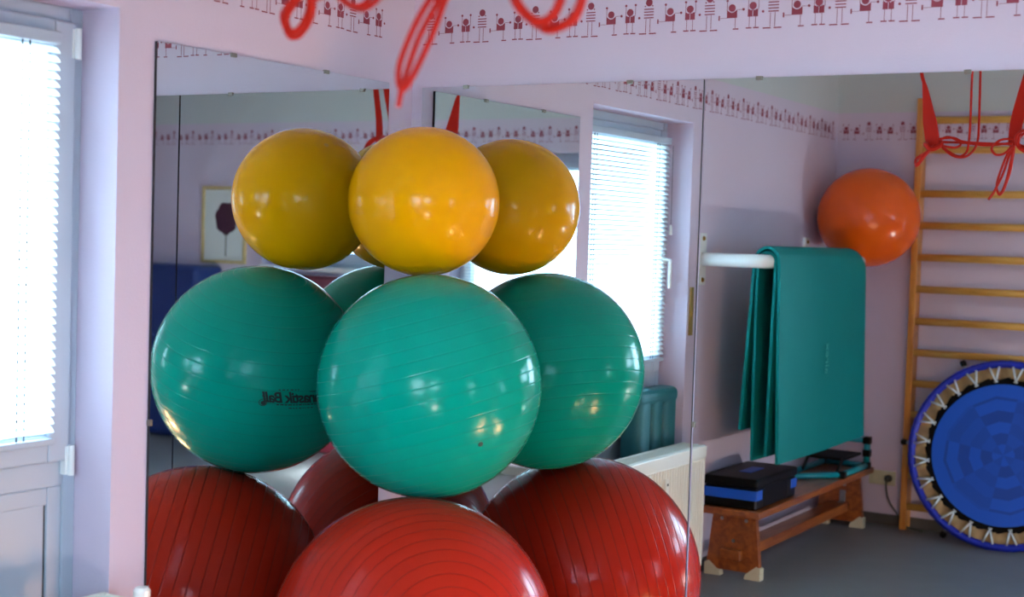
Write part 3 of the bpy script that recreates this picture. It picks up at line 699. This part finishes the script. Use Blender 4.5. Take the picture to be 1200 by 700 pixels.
add_tube(bm, catmull([(1.55, YB, 2.02), (1.555, YB + .01, 1.955), (1.575, YB + .012, 1.905), (1.61, YB + .01, 1.875), (1.645, YB, 1.862), (1.685, YB - .005, 1.878), (1.70, YB - .01, 1.92), (1.682, YB - .01, 1.97), (1.645, YB, 2.0), (1.59, YB, 2.02)], 8), .0075, 8)
add_tube(bm, catmull([(1.562, YB, 2.02), (1.57, YB - .01, 1.95), (1.592, YB - .012, 1.90), (1.625, YB - .01, 1.872), (1.655, YB - .01, 1.885), (1.668, YB - .01, 1.93), (1.65, YB, 1.98), (1.61, YB, 2.01)], 8), .0075, 8)
bmesh.ops.translate(bm, verts=bm.verts, vec=(-.027, -.022, 0))
bm_obj('coil_loops', bm, 'cordred', g3, True)
g4 = thing('hanging_cord', 'thin red cord looped from the ceiling between the red bands', 'cord')
hook(g4, 1.295)
tube('cord_loop', [(1.285, YB, H - .05), (1.28, YB, 2.24), (1.281, YB, 2.06), (1.277, YB, 1.955), (1.262, YB, 1.925), (1.235, YB, 1.92), (1.20, YB, 1.94), (1.165, YB - .01, 1.965)], RCD, 'cordred', g4, 8, 8)
tube('cord_loop', [(1.305, YB, H - .05), (1.311, YB, 2.24), (1.314, YB, 2.06), (1.313, YB, 1.985), (1.30, YB, 1.945), (1.27, YB, 1.918), (1.235, YB + .01, 1.916), (1.20, YB + .01, 1.935), (1.165, YB + .01, 1.97)], RCD, 'cordred', g4, 8, 8)
tube('cross_cord', [(1.16, YB, 1.975), (1.25, YB - .01, 1.972), (1.34, YB - .01, 1.962), (1.40, YB, 1.965), (1.445, YB, 1.972)], RCD, 'cordred', g4, 8, 8)
tube('cross_cord', [(1.16, YB + .012, 1.985), (1.22, YB + .01, 1.99), (1.26, YB + .01, 1.975), (1.34, YB + .01, 1.968), (1.445, YB + .01, 1.965)], RCD, 'cordred', g4, 8, 8)
tube('cross_cord', [(1.17, YB, 1.965), (1.20, YB + .02, 1.955), (1.235, YB + .02, 1.952), (1.25, YB + .01, 1.968), (1.20, YB - .01, 1.995), (1.165, YB - .01, 1.985)], RCD, 'cordred', g4, 8, 8)
tube('cross_cord', [(1.445, YB, 1.985), (1.40, YB + .01, 1.98), (1.37, YB + .015, 1.95), (1.385, YB + .015, 1.925), (1.415, YB + .01, 1.928), (1.44, YB, 1.955)], RCD, 'cordred', g4, 8, 8)

# ------------------------------------------------------------------ unseen globe lamps added as fill; the warm pair stands in for sunlit floor
for lx, ly, rr, fill_glow, lab in ((2.02, -.36, .085, 'fill_glow', 'larger unseen globe lamp added for warm fill light on the floor by the mirrors'), (2.55, -.33, .06, 'fill_glow', 'smaller unseen globe lamp added for warm fill light on the floor by the back wall'),
        (2.95, -3.5, .06, 'fill_glow_neutral', 'unseen globe lamp added for white fill light on the floor below the rear window')):
    lamp = thing('added_fill_lamp', lab, 'lamp', (lx, ly, 0), 0, 'added fill lamps on the floor')
    bm = bmesh.new(); add_lathe(bm, [(0, 0), (.07, 0), (.075, .01), (.05, .022), (0, .022)], 32); bm_obj('base', bm, 'steel', lamp, True)
    bm = bmesh.new(); bmesh.ops.create_uvsphere(bm, u_segments=24, v_segments=14, radius=rr)
    for v in bm.verts: v.co += Vector((0, 0, rr + .018))
    bm_obj('globe_shade', bm, fill_glow, lamp, True)
